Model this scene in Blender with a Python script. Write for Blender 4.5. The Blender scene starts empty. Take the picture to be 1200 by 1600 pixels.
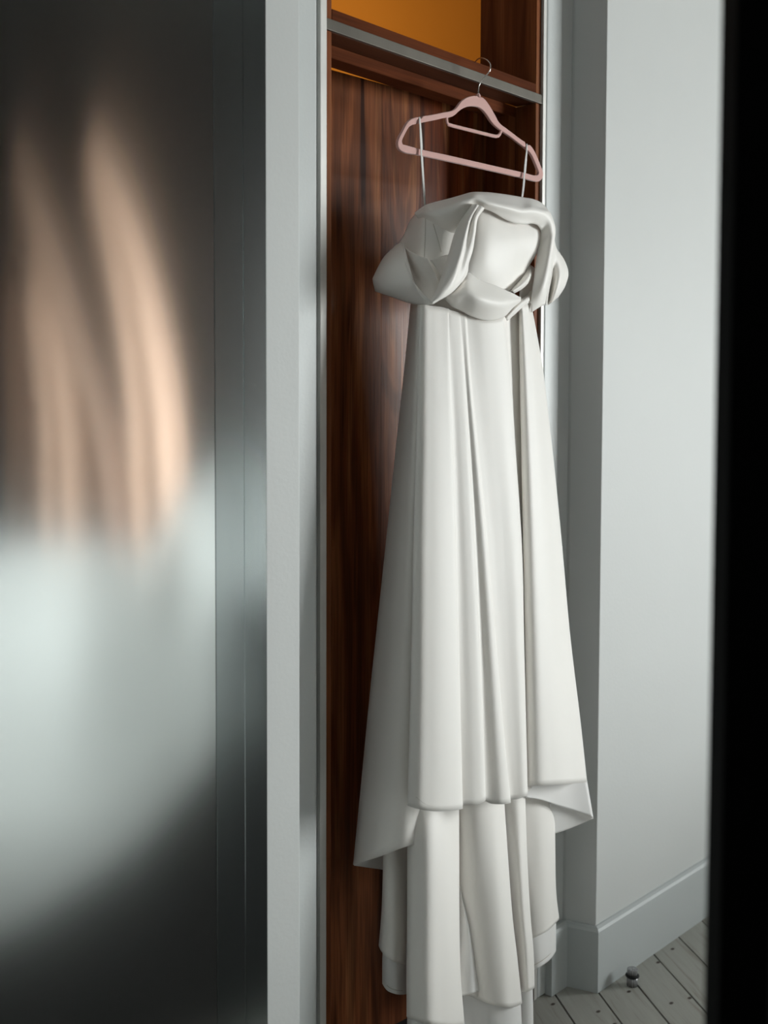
import bpy, bmesh, math, random
import numpy as np
from mathutils import Vector, Matrix

random.seed(7)
scn = bpy.context.scene
C = scn.collection

# ------------------------------------------------------------------ camera
FPX, CX = 1750.0, 600.0                       # focal length and principal point in 1200x1600 pixels
PITCH = math.atan(FPX / 35500.0)
CY = 640.0 + FPX * math.tan(PITCH)
ROLL = math.radians(0.18)
YAW = math.atan((2230.0 - CX) / FPX * math.cos(PITCH))
CAM = Vector((0.0, -1.40, 1.30))
_f0 = Vector((math.cos(YAW), math.sin(YAW), 0)); _r0 = Vector((math.sin(YAW), -math.cos(YAW), 0)); _u0 = Vector((0, 0, 1))
FW = _f0 * math.cos(PITCH) - _u0 * math.sin(PITCH)
_up = _u0 * math.cos(PITCH) + _f0 * math.sin(PITCH)
RT = _r0 * math.cos(ROLL) + _up * math.sin(ROLL)
UP = _up * math.cos(ROLL) - _r0 * math.sin(ROLL)

cam_d = bpy.data.cameras.new('camera'); cam = bpy.data.objects.new('camera', cam_d); C.objects.link(cam)
cam_d.sensor_fit = 'HORIZONTAL'; cam_d.sensor_width = 24.0; cam_d.lens = 24.0 * FPX / 1200.0
cam_d.shift_y = (CY - 800.0) / 1200.0
cam_d.clip_start = 0.05
cam_d.dof.use_dof = True; cam_d.dof.focus_distance = 2.12; cam_d.dof.aperture_fstop = 3.2
M = Matrix.Identity(4)
for i, ax in enumerate((RT, UP, -FW)):
    for j in range(3): M[j][i] = ax[j]
M.translation = CAM
cam.matrix_world = M
scn.camera = cam

# ------------------------------------------------------------------ world, light, exposure
w = bpy.data.worlds.new('sky'); scn.world = w; w.use_nodes = True
bg = w.node_tree.nodes['Background']
bg.inputs[0].default_value = (0.945, 0.985, 0.975, 1); bg.inputs[1].default_value = 40.5
WIN = (6.4, -5.0, -2.9, 0.25, 2.35)              # right-wall window: x, y0, y1, z0, z1
pl = bpy.data.lights.new('window_portal', 'AREA'); pl.shape = 'RECTANGLE'
pl.size = WIN[2] - WIN[1]; pl.size_y = WIN[4] - WIN[3]; pl.cycles.is_portal = True
po = bpy.data.objects.new('window_portal', pl); C.objects.link(po)
po.location = (WIN[0] + 0.06, (WIN[1] + WIN[2]) / 2, (WIN[3] + WIN[4]) / 2)
po.rotation_euler = (math.radians(90), 0, math.radians(90))
scn.view_settings.view_transform = 'Standard'; scn.view_settings.look = 'None'
scn.view_settings.gamma = 1.0; scn.view_settings.use_curve_mapping = False
scn.view_settings.exposure = 0.0
try:
    scn.cycles.use_denoising = True; scn.cycles.denoiser = 'OPENIMAGEDENOISE'
    scn.cycles.max_bounces = 10; scn.cycles.diffuse_bounces = 6; scn.cycles.glossy_bounces = 6
    scn.cycles.sample_clamp_indirect = 6.0
    scn.cycles.caustics_reflective = False; scn.cycles.caustics_refractive = False
except Exception: pass

# ------------------------------------------------------------------ helpers
def at(px, py, Y):
    """world point seen at a pixel on the upright plane y = Y"""
    r = FW + RT * ((px - CX) / FPX) - UP * ((py - CY) / FPX)
    return CAM + r * ((Y - CAM.y) / r.y)

MIRROR_Y = -0.085
def at_mirrored(px, py, Y):
    """world point on plane y = Y seen at a pixel by reflection in the mirror panel"""
    p = at(px, py, 2 * MIRROR_Y - Y)
    return Vector((p.x, 2 * MIRROR_Y - p.y, p.z))

def tag(o, label=None, cat=None, group=None, kind=None):
    if label: o['label'] = label
    if cat: o['category'] = cat
    if group: o['group'] = group
    if kind: o['kind'] = kind
    return o

def empty(name, loc, label, cat, group=None):
    o = bpy.data.objects.new(name, None); C.objects.link(o); o.location = loc; o.empty_display_size = 0.05
    return tag(o, label, cat, group)

def link(name, me, m, parent=None, smooth=False):
    o = bpy.data.objects.new(name, me); C.objects.link(o)
    if m: me.materials.append(m)
    if smooth:
        for p in me.polygons: p.use_smooth = True
    if parent:
        o.parent = parent
        o.matrix_parent_inverse = Matrix.Translation(-Vector(parent.location)) if parent.parent is None else Matrix.Identity(4)
        if parent.parent is not None:
            o.matrix_parent_inverse = Matrix.Identity(4)
    return o

def bm_obj(name, bm, m, parent=None, bevel=0.0, smooth=False):
    if bevel > 0:
        bmesh.ops.bevel(bm, geom=[e for e in bm.edges], offset=bevel, segments=2, affect='EDGES', profile=0.5)
    bmesh.ops.recalc_face_normals(bm, faces=bm.faces[:])
    me = bpy.data.meshes.new(name); bm.to_mesh(me); bm.free()
    return link(name, me, m, parent, smooth)

def add_box(bm, x0, x1, y0, y1, z0, z1):
    v = [bm.verts.new((x, y, z)) for z in (z0, z1) for (x, y) in ((x0, y0), (x1, y0), (x1, y1), (x0, y1))]
    for f in ((0, 3, 2, 1), (4, 5, 6, 7), (0, 1, 5, 4), (1, 2, 6, 5), (2, 3, 7, 6), (3, 0, 4, 7)):
        bm.faces.new([v[i] for i in f])

def box(name, b, m, parent=None, bevel=0.0):
    bm = bmesh.new(); add_box(bm, *b)
    return bm_obj(name, bm, m, parent, bevel)

def add_prism(bm, pts, z0, z1):
    lo = [bm.verts.new((x, y, z0)) for x, y in pts]; hi = [bm.verts.new((x, y, z1)) for x, y in pts]
    n = len(pts)
    bm.faces.new(lo[::-1]); bm.faces.new(hi)
    for i in range(n): bm.faces.new((lo[i], lo[(i + 1) % n], hi[(i + 1) % n], hi[i]))

def prism(name, pts, z0, z1, m, parent=None, bevel=0.0):
    bm = bmesh.new(); add_prism(bm, pts, z0, z1)
    return bm_obj(name, bm, m, parent, bevel)

def add_tube(bm, pts, r, seg=8, flat=1.0, cap=True):
    pts = [Vector(p) for p in pts]; n = len(pts)
    rs = r if isinstance(r, (list, tuple)) else [r] * n
    rings = []; up = None
    for i, p in enumerate(pts):
        t = (pts[min(i + 1, n - 1)] - pts[max(i - 1, 0)]).normalized()
        if up is None:
            up = Vector((0, 1, 0)) if abs(t.y) < 0.9 else Vector((1, 0, 0))
        up = (up - t * up.dot(t)).normalized(); s = t.cross(up)
        rings.append([bm.verts.new(p + (up * math.cos(a) * flat + s * math.sin(a)) * rs[i])
                      for a in (2 * math.pi * k / seg for k in range(seg))])
    for i in range(n - 1):
        for k in range(seg):
            bm.faces.new((rings[i][k], rings[i][(k + 1) % seg], rings[i + 1][(k + 1) % seg], rings[i + 1][k]))
    if cap:
        bm.faces.new(rings[0][::-1]); bm.faces.new(rings[-1])

def tube(name, pts, r, m, parent=None, seg=8, flat=1.0):
    bm = bmesh.new(); add_tube(bm, pts, r, seg, flat)
    return bm_obj(name, bm, m, parent, 0, True)

def add_lathe(bm, prof, cx, cy, seg=32):
    rings = [[bm.verts.new((cx + r * math.cos(a), cy + r * math.sin(a), z)) for a in (2 * math.pi * k / seg for k in range(seg))] for r, z in prof]
    for i in range(len(rings) - 1):
        for k in range(seg):
            bm.faces.new((rings[i][k], rings[i][(k + 1) % seg], rings[i + 1][(k + 1) % seg], rings[i + 1][k]))
    bm.faces.new(rings[0][::-1]); bm.faces.new(rings[-1])

def lathe(name, prof, cx, cy, m, parent=None, seg=32):
    bm = bmesh.new(); add_lathe(bm, prof, cx, cy, seg)
    o = bm_obj(name, bm, m, parent, 0, False)
    for p in o.data.polygons: p.use_smooth = len(p.vertices) == 4
    return o

def cr(P, n):
    """Catmull-Rom (centripetal-ish by chord) through the rows of P, n samples evenly over the chord length"""
    P = np.asarray(P, float)
    if len(P) == 1: return np.repeat(P, n, 0)
    d = np.linalg.norm(np.diff(P, axis=0), axis=1); d = np.maximum(d, 1e-9) ** 0.75
    T = np.concatenate([[0], np.cumsum(d)]); m = np.zeros_like(P)
    for i in range(len(P)):
        if i == 0: m[i] = (P[1] - P[0]) / (T[1] - T[0])
        elif i == len(P) - 1: m[i] = (P[-1] - P[-2]) / (T[-1] - T[-2])
        else:
            a, b = T[i] - T[i - 1], T[i + 1] - T[i]
            m[i] = ((P[i] - P[i - 1]) / a * b + (P[i + 1] - P[i]) / b * a) / (a + b)
    t = np.linspace(0, T[-1], n); k = np.clip(np.searchsorted(T, t, side='right') - 1, 0, len(P) - 2)
    hh = (T[k + 1] - T[k])[:, None]; s = ((t - T[k]))[:, None] / hh
    return ((2 * s**3 - 3 * s**2 + 1) * P[k] + (s**3 - 2 * s**2 + s) * hh * m[k] + (-2 * s**3 + 3 * s**2) * P[k + 1] + (s**3 - s**2) * hh * m[k + 1])

def loft(name, ribs, m, parent=None, nu=6, nv=40, thick=0.0016, fn=at, subs=None, solid=True):
    """cloth sheet through ribs; each rib is a run of (x, y, depth) marks turned into world points first"""
    R = [np.array([tuple(fn(*p)) for p in rib]) for rib in ribs]
    R = np.array([cr(r, nv) for r in R])                      # ribs x nv x 3
    # per-segment counts across, chord parametrised per column
    n = (len(ribs) - 1) * nu + 1
    G = np.array([cr(R[:, j], n) for j in range(nv)])         # nv x n x 3
    nvv, nn = G.shape[:2]
    verts = G.reshape(-1, 3).tolist()
    faces = [(i * nn + j, i * nn + j + 1, (i + 1) * nn + j + 1, (i + 1) * nn + j) for i in range(nvv - 1) for j in range(nn - 1)]
    me = bpy.data.meshes.new(name); me.from_pydata(verts, [], faces)
    o = link(name, me, m, parent, True)
    if solid:
        s = o.modifiers.new('thickness', 'SOLIDIFY'); s.thickness = thick; s.offset = 0
    return o

# ------------------------------------------------------------------ materials
class NT:
    def __init__(self, name):
        self.m = bpy.data.materials.new(name); self.m.use_nodes = True
        self.t = self.m.node_tree; self.b = self.t.nodes['Principled BSDF']
    def n(self, typ, **kw):
        x = self.t.nodes.new(typ)
        for k, v in kw.items(): setattr(x, k, v)
        return x
    def l(self, a, b): self.t.links.new(a, b)
    def coords(self, scale=(1, 1, 1), rot=(0, 0, 0), geo=False):
        src = self.n('ShaderNodeNewGeometry').outputs['Position'] if geo else self.n('ShaderNodeTexCoord').outputs['Object']
        mp = self.n('ShaderNodeMapping'); mp.inputs['Scale'].default_value = scale; mp.inputs['Rotation'].default_value = rot
        self.l(src, mp.inputs[0]); return mp.outputs[0]
    def noise(self, vec, scale, detail=4, rough=0.5, dist=0.0):
        x = self.n('ShaderNodeTexNoise'); x.inputs['Scale'].default_value = scale; x.inputs['Detail'].default_value = detail
        x.inputs['Roughness'].default_value = rough; x.inputs['Distortion'].default_value = dist
        self.l(vec, x.inputs['Vector']); return x.outputs['Fac']
    def ramp(self, fac, stops):
        x = self.n('ShaderNodeValToRGB'); e = x.color_ramp.elements
        while len(e) < len(stops): e.new(0.5)
        for i, (p, c) in enumerate(stops): e[i].position = p; e[i].color = (*c, 1)
        self.l(fac, x.inputs[0]); return x.outputs[0]
    def mix(self, fac, a, b, mode='MIX'):
        x = self.n('ShaderNodeMix', data_type='RGBA', blend_type=mode)
        if isinstance(fac, float): x.inputs[0].default_value = fac
        else: self.l(fac, x.inputs[0])
        for s, v in ((6, a), (7, b)):
            if isinstance(v, tuple): x.inputs[s].default_value = (*v, 1)
            else: self.l(v, x.inputs[s])
        return x.outputs[2]
    def bump(self, h, strength, dist=0.01):
        x = self.n('ShaderNodeBump'); x.inputs['Strength'].default_value = strength; x.inputs['Distance'].default_value = dist
        self.l(h, x.inputs['Height']); self.l(x.outputs[0], self.b.inputs['Normal'])
    def set(self, **kw):
        for k, v in kw.items():
            s = self.b.inputs[k.replace('_', ' ')]
            if hasattr(v, 'links') or hasattr(v, 'is_linked'): self.l(v, s)
            elif isinstance(v, tuple): s.default_value = (*v, 1)
            else: s.default_value = v
        return self

def mat_plain(name, col, rough=0.5, metal=0.0, bump=0.0, bscale=300, spec=0.5, var=0.0):
    k = NT(name)
    if var > 0:
        n = k.noise(k.coords(), 3.0, 5)
        k.set(Base_Color=k.ramp(n, [(0.3, tuple(c * (1 - var) for c in col)), (0.7, tuple(min(1, c * (1 + var)) for c in col))]))
    else: k.set(Base_Color=col)
    k.set(Roughness=rough, Metallic=metal); k.b.inputs['Specular IOR Level'].default_value = spec
    if bump > 0: k.bump(k.noise(k.coords(), bscale, 3), bump, 0.002)
    return k.m

def mat_paint(name, col, rough=0.55):
    k = NT(name); v = k.coords()
    k.set(Base_Color=k.ramp(k.noise(v, 2.5, 5), [(0.3, tuple(c * 0.97 for c in col)), (0.7, col)]), Roughness=rough)
    k.b.inputs['Specular IOR Level'].default_value = 0.3
    k.bump(k.noise(v, 160, 4), 0.12, 0.002); return k.m

def mat_wood(name, dark, mid, light, rough=0.35, scale=1.0, figure=1.0, spec=0.5, coat=0.0, off=0.0):
    """flat-sawn veneer, grain along Z: broad flame streaks, growth rings and fine pores"""
    k = NT(name)
    def sh(sc):
        mp = k.n('ShaderNodeMapping'); mp.inputs['Location'].default_value = (off, off * 0.7, off * 1.3); mp.inputs['Scale'].default_value = sc
        k.l(k.n('ShaderNodeTexCoord').outputs['Object'], mp.inputs[0]); return mp.outputs[0]
    warp = k.noise(sh((7.0 * scale, 7.0 * scale, 0.75 * scale)), 1.0, 2, 0.4, 0.35)
    mul = k.n('ShaderNodeMath', operation='MULTIPLY'); k.l(warp, mul.inputs[0]); mul.inputs[1].default_value = 55.0 * figure
    sn = k.n('ShaderNodeMath', operation='SINE'); k.l(mul.outputs[0], sn.inputs[0])
    ab = k.n('ShaderNodeMath', operation='MULTIPLY_ADD'); k.l(sn.outputs[0], ab.inputs[0]); ab.inputs[1].default_value = 0.5; ab.inputs[2].default_value = 0.5
    broad = k.noise(sh((20 * scale, 20 * scale, 1.3 * scale)), 1.0, 2, 0.5, 1.0)
    base = k.ramp(broad, [(0.30, dark), (0.42, mid), (0.53, mid), (0.64, light)])
    ringed = k.mix(k.ramp(ab.outputs[0], [(0.15, (0.40, 0.40, 0.40)), (0.6, (0, 0, 0))]), base, dark)
    fine = k.noise(sh((420 * scale, 420 * scale, 7.0 * scale)), 1.0, 3, 0.6)
    c = k.mix(k.ramp(fine, [(0.40, (0.4, 0.4, 0.4)), (0.58, (0, 0, 0))]), ringed, dark)
    k.set(Base_Color=c, Roughness=rough); k.b.inputs['Specular IOR Level'].default_value = spec
    k.bump(fine, 0.15, 0.001)
    return k.m

MAT = {}
MAT['wall'] = mat_paint('white_wall_paint', (0.61, 0.625, 0.615))
MAT['trim'] = mat_paint('white_trim_paint', (0.60, 0.625, 0.62), 0.42)
MAT['base'] = mat_paint('grey_white_baseboard_paint', (0.50, 0.53, 0.53), 0.45)
MAT['dark_wall'] = mat_plain('dark_brown_wall_paint', (0.011, 0.0085, 0.0075), 0.9, 0, 0.1, 160, 0.02)
MAT['rug'] = mat_plain('charcoal_rug_pile', (0.016, 0.014, 0.014), 0.95, 0, 0.5, 400, 0.02)
MAT['ceiling'] = mat_paint('ceiling_paint', (0.42, 0.43, 0.42), 0.8)
MAT['shade_walnut'] = mat_wood('lintel_shade_walnut', (0.030, 0.010, 0.005), (0.105, 0.036, 0.016), (0.24, 0.105, 0.045), 0.34, 1.0, 1.0, 0.45, 0.0)  # darker walnut: shade under the crossbar put into the lintel's colour
MAT['frame_wood'] = mat_wood('red_walnut_frame', (0.10, 0.030, 0.011), (0.22, 0.068, 0.024), (0.30, 0.105, 0.038), 0.5, 1.0, 0.6, 0.08)
# orange plaster of the hall beyond
MAT['orange'] = mat_paint('ochre_orange_plaster', (0.62, 0.27, 0.035), 0.8)
MAT['black'] = mat_plain('black_steel_paint', (0.0012, 0.0012, 0.0012), 0.7, 0.0, 0.05, 300, 0.04)
MAT['charcoal'] = mat_plain('charcoal_rubber_gasket', (0.045, 0.042, 0.042), 0.6, 0.0, 0.05, 300, 0.3)
MAT['rubber'] = mat_plain('black_rubber', (0.008, 0.008, 0.008), 0.6, 0, 0.1, 900, 0.3)

def mat_brushed(name, col, rough, axis):
    k = NT(name); s = [500, 500, 500]; s[axis] = 6
    n = k.noise(k.coords(tuple(s)), 1.0, 3, 0.6)
    big = k.noise(k.coords((14, 14, 5)), 1.0, 4, 0.6)
    k.set(Base_Color=k.mix(k.ramp(big, [(0.35, (0, 0, 0)), (0.7, (1, 1, 1))]), tuple(c * 0.78 for c in col), col), Metallic=0.5)
    mr = k.n('ShaderNodeMapRange'); k.l(n, mr.inputs[0]); mr.inputs[3].default_value = rough - 0.08; mr.inputs[4].default_value = rough + 0.1
    k.l(mr.outputs[0], k.b.inputs['Roughness']); k.bump(n, 0.08, 0.001); return k.m
MAT['strip_v'] = mat_brushed('brushed_aluminium_upright', (0.66, 0.65, 0.62), 0.55, 2)
MAT['strip_h'] = mat_brushed('brushed_aluminium_bar', (0.125, 0.113, 0.093), 0.5, 0)
MAT['steel'] = mat_brushed('brushed_steel', (0.36, 0.36, 0.37), 0.25, 2)
MAT['hook'] = mat_plain('polished_hook_wire', (0.62, 0.60, 0.57), 0.22, 1.0)

def mat_cloth(name, col, rough=0.55, sheen=0.25, weave=0.18, spec=0.35, wr=0.0):
    k = NT(name); v = k.coords()
    h = k.noise(k.coords((1500, 1500, 600)), 1.0, 2)
    k.set(Base_Color=col, Roughness=rough)
    k.b.inputs['Specular IOR Level'].default_value = spec
    k.b.inputs['Sheen Weight'].default_value = sheen; k.b.inputs['Sheen Roughness'].default_value = 0.4
    if wr > 0:
        a = k.n('ShaderNodeMath', operation='MULTIPLY_ADD'); w1 = k.noise(k.coords((10, 10, 3.5)), 1.0, 3, 0.5, 0.5)
        k.l(w1, a.inputs[0]); a.inputs[1].default_value = wr; k.l(h, a.inputs[2]); h = a.outputs[0]
    k.bump(h, weave, 0.0012); return k.m
MAT['satin'] = mat_cloth('ivory_satin_crepe', (0.90, 0.872, 0.83), 0.50, 0.2, 0.14, 0.4, 2.0)
MAT['lining'] = mat_cloth('ivory_lining_silk', (0.86, 0.85, 0.835), 0.42, 0.1, 0.12, 0.45, 3.0)
MAT['seam'] = mat_cloth('seam_thread', (0.60, 0.57, 0.51), 0.7)
MAT['ribbon'] = mat_cloth('white_ribbon', (0.74, 0.73, 0.71), 0.38, 0.1, 0.1, 0.5)
MAT['pink'] = mat_cloth('dusty_pink_flock', (0.70, 0.43, 0.395), 0.8, 0.5, 0.35, 0.15)
MAT['duvet'] = mat_cloth('white_bed_linen', (0.90, 0.91, 0.90), 0.7, 0.1, 0.1, 0.2, 6.0)
MAT['peach'] = mat_cloth('peach_curtain', (0.56, 0.335, 0.232), 0.7, 0.2, 0.1, 0.2, 2.0)

k = NT('smoked_mirror')                           # brushed upright, so reflections smear up and down
tg = k.n('ShaderNodeTangent', direction_type='RADIAL', axis='Z')
k.set(Base_Color=(0.80, 0.85, 0.84), Metallic=1.0, Roughness=0.115)
k.b.inputs['Anisotropic'].default_value = 0.85; k.b.inputs['Anisotropic Rotation'].default_value = 0.25; k.l(tg.outputs[0], k.b.inputs['Tangent'])

MAT['mirror'] = k.m
k = NT('smoked_mirror_stile')
tg = k.n('ShaderNodeTangent', direction_type='RADIAL', axis='Z')
k.set(Base_Color=(0.44, 0.49, 0.49), Metallic=1.0, Roughness=0.15)
k.b.inputs['Anisotropic'].default_value = 0.8; k.b.inputs['Anisotropic Rotation'].default_value = 0.25; k.l(tg.outputs[0], k.b.inputs['Tangent'])
k.bump(k.noise(k.coords((120, 120, 0.8)), 1.0, 2), 0.006, 0.001)
MAT['stile'] = k.m

k = NT('whitewashed_board')                       # grain along local X
v = k.coords((2.2, 26, 26)); oi = k.n('ShaderNodeObjectInfo')
ad = k.n('ShaderNodeVectorMath', operation='ADD'); k.l(v, ad.inputs[0])
sc_ = k.n('ShaderNodeVectorMath', operation='SCALE'); k.l(oi.outputs['Location'], sc_.inputs[0]); sc_.inputs['Scale'].default_value = 40.5
k.l(sc_.outputs[0], ad.inputs[1])
g = k.noise(ad.outputs[0], 2.0, 6, 0.62, 0.4)
c = k.ramp(g, [(0.30, (0.25, 0.225, 0.19)), (0.46, (0.36, 0.355, 0.32)), (0.75, (0.41, 0.415, 0.38))])
vo = k.n('ShaderNodeTexVoronoi', voronoi_dimensions='2D'); vo.inputs['Scale'].default_value = 9.0; k.l(k.coords((0.8, 1.3, 1), geo=True), vo.inputs['Vector'])
kn = k.ramp(vo.outputs['Distance'], [(0.03, (1, 1, 1)), (0.06, (0, 0, 0))])
c = k.mix(kn, c, (0.055, 0.04, 0.032))
k.set(Base_Color=c, Roughness=0.6); k.b.inputs['Specular IOR Level'].default_value = 0.3
k.bump(g, 0.25, 0.002)
MAT['board'] = k.m
MAT['subfloor'] = mat_plain('dark_joint', (0.02, 0.016, 0.013), 0.9)

# ------------------------------------------------------------------ room shell
X0, X1, YB, ZC = -1.6, 6.4, -5.2, 5.0
OX0, OX1 = 1.338, 1.999                            # door opening between the metal edgings' outer sides
IN = (2.1, -0.011); OUT = (2.122, -0.078)          # splayed return beside the door
HEAD = 2.62
def structure(o): return tag(o, kind='structure')
floor = structure(box('floor', (X0, X1, YB, 1.75, -0.06, -0.006), MAT['subfloor']))
# floor boards
th = math.radians(54.1); dv = Vector((math.cos(th), math.sin(th))); nv_ = Vector((math.sin(th), -math.cos(th)))
# board joints measured across the boards: one joint passes the foot of the return corner
off0 = nv_.dot(Vector((2.1225, -0.0839))); pitch_b = 0.0985
def clip_poly(poly, n, d):                        # keep n.p <= d
    out = []
    for i in range(len(poly)):
        a, b = poly[i], poly[(i + 1) % len(poly)]; da, db = n.dot(a) - d, n.dot(b) - d
        if da <= 0: out.append(a)
        if da * db < 0: out.append(a + (b - a) * (da / (da - db)))
    return out
room_poly = [Vector((X0, YB)), Vector((X1, YB)), Vector((X1, 0.0)), Vector((X0, 0.0))]
ncount = 0
for i in range(-90, 90):
    lo = off0 + i * pitch_b + 0.0022; hi = off0 + (i + 1) * pitch_b - 0.0022
    poly = clip_poly(clip_poly(room_poly, nv_, hi), -nv_, -lo)
    if len(poly) < 3: continue
    o = prism('plank', [tuple(p) for p in poly], -0.006, 0.0 - 0.0006 * random.random(), MAT['board'])
    # local axes along the board so the grain runs with it
    c2 = sum((p for p in poly), Vector((0, 0))) / len(poly)
    R = Matrix.Translation((c2.x, c2.y, 0)) @ Matrix.Rotation(th, 4, 'Z')
    o.data.transform(R.inverted()); o.matrix_world = R
    o.parent = floor; ncount += 1

bm = bmesh.new()
T = 0.16
add_prism(bm, [OUT, (X1 + 0.1, OUT[1]), (X1 + 0.1, 0.13), (IN[0], 0.13), IN], 0, ZC)              # right of the door
add_prism(bm, [(X0 - 0.1, -0.078), (1.222, -0.078), (1.243, -0.011), (1.243, 0.13), (X0 - 0.1, 0.13)], 0, ZC)   # left of the door
add_box(bm, 1.243, IN[0], 0.0, 0.13, HEAD, ZC)
structure(bm_obj('wall_front', bm, MAT['wall'], None, 0.0015))
structure(box('wall_back', (X0 - 0.1, X1 + 0.1, YB - 0.1, YB, 0, ZC), MAT['dark_wall']))
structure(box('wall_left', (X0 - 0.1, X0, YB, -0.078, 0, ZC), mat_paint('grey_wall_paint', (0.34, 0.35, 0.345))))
bm = bmesh.new()
add_box(bm, X1, X1 + 0.12, YB, WIN[1], 0, ZC); add_box(bm, X1, X1 + 0.12, WIN[2], -0.078, 0, ZC)
add_box(bm, X1, X1 + 0.12, WIN[1], WIN[2], 0, WIN[3]); add_box(bm, X1, X1 + 0.12, WIN[1], WIN[2], WIN[4], ZC)
structure(bm_obj('wall_right', bm, MAT['dark_wall']))
structure(box('ceiling', (X0 - 0.1, X1 + 0.1, YB - 0.1, 1.8, ZC, ZC + 0.08), MAT['ceiling']))
bm = bmesh.new()
for y in (WIN[1], (WIN[1] + WIN[2]) / 2 - 0.03, WIN[2] - 0.06): add_box(bm, X1 + 0.02, X1 + 0.07, y, y + 0.06, WIN[3], WIN[4])
for z in (WIN[3], WIN[4] - 0.06, 1.6): add_box(bm, X1 + 0.021, X1 + 0.069, WIN[1], WIN[2], z, z + 0.05)
structure(bm_obj('window_1', bm, MAT['trim']))
# hall beyond the door
bm = bmesh.new()
add_box(bm, 0.9, 4.2, 1.65, 1.75, 0, ZC)
structure(bm_obj('wall_hall', bm, MAT['orange']))
bm = bmesh.new(); add_box(bm, 0.82, 0.9, 0.13, 1.75, 0, ZC); add_box(bm, 4.2, 4.28, 0.13, 1.75, 0, ZC)
structure(bm_obj('wall_hall_side', bm, MAT['wall']))

# baseboard right of the door (plain board with a chamfered top)
def baseboard(name, path, h, t, m):
    """path: wall line left to right in plan; the board stands t in front of it (towards -y)"""
    P = [Vector(p) for p in path]; off = []
    for i, p in enumerate(P):
        ns = []
        if i > 0: d = (P[i] - P[i - 1]).normalized(); ns.append(Vector((d.y, -d.x)))
        if i < len(P) - 1: d = (P[i + 1] - P[i]).normalized(); ns.append(Vector((d.y, -d.x)))
        n = sum(ns, Vector((0, 0))).normalized(); off.append(n / max(0.35, n.dot(ns[0])))
    bm = bmesh.new(); rows = []
    for prof in ((t, 0.0), (t, h - 0.010), (t - 0.003, h - 0.004), (0.004, h), (-0.004, h), (-0.004, 0)):
        rows.append([bm.verts.new((p.x + o.x * prof[0], p.y + o.y * prof[0], prof[1])) for p, o in zip(P, off)])
    nr = len(rows)
    for i in range(nr):
        for j in range(len(P) - 1):
            bm.faces.new((rows[i][j], rows[i][j + 1], rows[(i + 1) % nr][j + 1], rows[(i + 1) % nr][j]))
    bm.faces.new([r[0] for r in rows][::-1]); bm.faces.new([r[-1] for r in rows])
    return bm_obj(name, bm, m)
BT = 0.013
structure(baseboard('baseboard_front', [(2.030, -0.011 + BT - 0.013), (IN[0], IN[1]), OUT, (X1, OUT[1])], 0.148, BT, MAT['base']))

# casings either side of the opening: flat board with a soft outer edge, and a shadow groove before the metal
def casing(name, x0, x1, y0, y1, groove_left):
    bm = bmesh.new()
    add_box(bm, x0, x1, y0, y1, 0.0, HEAD)
    return structure(bm_obj(name, bm, MAT['trim'], None, 0.004))
casing('trim_1', 1.236, 1.3165, -0.020, 0.02, False)
casing('trim_2', 2.0008, 2.060, -0.0066, 0.02, True)
structure(box('trim_3', (1.3165, 1.3368, 0.002, 0.02, 0, HEAD), MAT['trim']))
structure(box('trim_4', (2.060, 2.101, -0.0045, 0.02, 0, HEAD), MAT['trim']))

# ------------------------------------------------------------------ doorway
FX0, FX1 = 1.3525, 1.9893                          # wood frame between the metal edgings
dz = 1.965                                         # top of the metal bar
df = empty('door_1', (1.67, 0, 0), None, None); tag(df, kind='structure')
box('metal_edging', (1.337, FX0, -0.006, 0.03, 0, HEAD - 0.002), MAT['strip_v'], df, 0.001)
box('metal_edging', (FX1, 2.0005, -0.006, 0.03, 0, HEAD - 0.002), MAT['strip_v'], df, 0.001)
box('metal_crossbar', (FX0, FX1, -0.004, 0.03, dz - 0.0175, dz + 0.0015), MAT['strip_h'], df, 0.0008)
box('jamb', (FX0, FX0 + 0.017, 0, 0.15, 0, dz - 0.0175), MAT['frame_wood'], df, 0.001)
box('jamb', (FX1 - 0.0172, FX1, 0, 0.15, 0, dz - 0.0175), MAT['frame_wood'], df, 0.001)
box('jamb', (FX0, FX0 + 0.017, 0, 0.15, dz + 0.0015, HEAD - 0.002), MAT['frame_wood'], df, 0.001)
box('jamb', (FX1 - 0.0172, FX1, 0, 0.15, dz + 0.0015, HEAD - 0.002), MAT['frame_wood'], df, 0.001)
rail = mat_wood('frame_rail_wood', (0.065, 0.018, 0.007), (0.14, 0.038, 0.013), (0.19, 0.056, 0.020), 0.6, 1.0, 0.6, 0.03)
def hrail(name, b, parent):                        # horizontal board: grain turned to run along X
    x0, x1, y0, y1, z0, z1 = b
    bm = bmesh.new(); add_box(bm, z0 - z1, 0, y0, y1, x0, x1)
    bmesh.ops.bevel(bm, geom=bm.edges[:], offset=0.001, segments=2, affect='EDGES')
    bmesh.ops.recalc_face_normals(bm, faces=bm.faces[:])
    me = bpy.data.meshes.new(name); bm.to_mesh(me); bm.free()
    o = link(name, me, MAT['shade_walnut'] if name == 'lintel' else rail)
    o.parent = parent; o.rotation_euler = (0, math.radians(90), 0); o.location = (-parent.location.x, 0, z0) if parent else (0, 0, z0)
    # local z -> world x ; local x -> world -z
    return o
hrail('transom_rail', (FX0 + 0.017, FX1 - 0.0172, 0, 0.009, dz + 0.0015, dz + 0.0215), df)
hrail('transom_ledge', (FX0 + 0.017, FX1 - 0.0172, 0.0092, 0.15, dz - 0.004, dz + 0.002), df)
hrail('head_rail', (FX0 + 0.017, FX1 - 0.0172, 0, 0.15, HEAD - 0.02, HEAD - 0.002), df)
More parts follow.
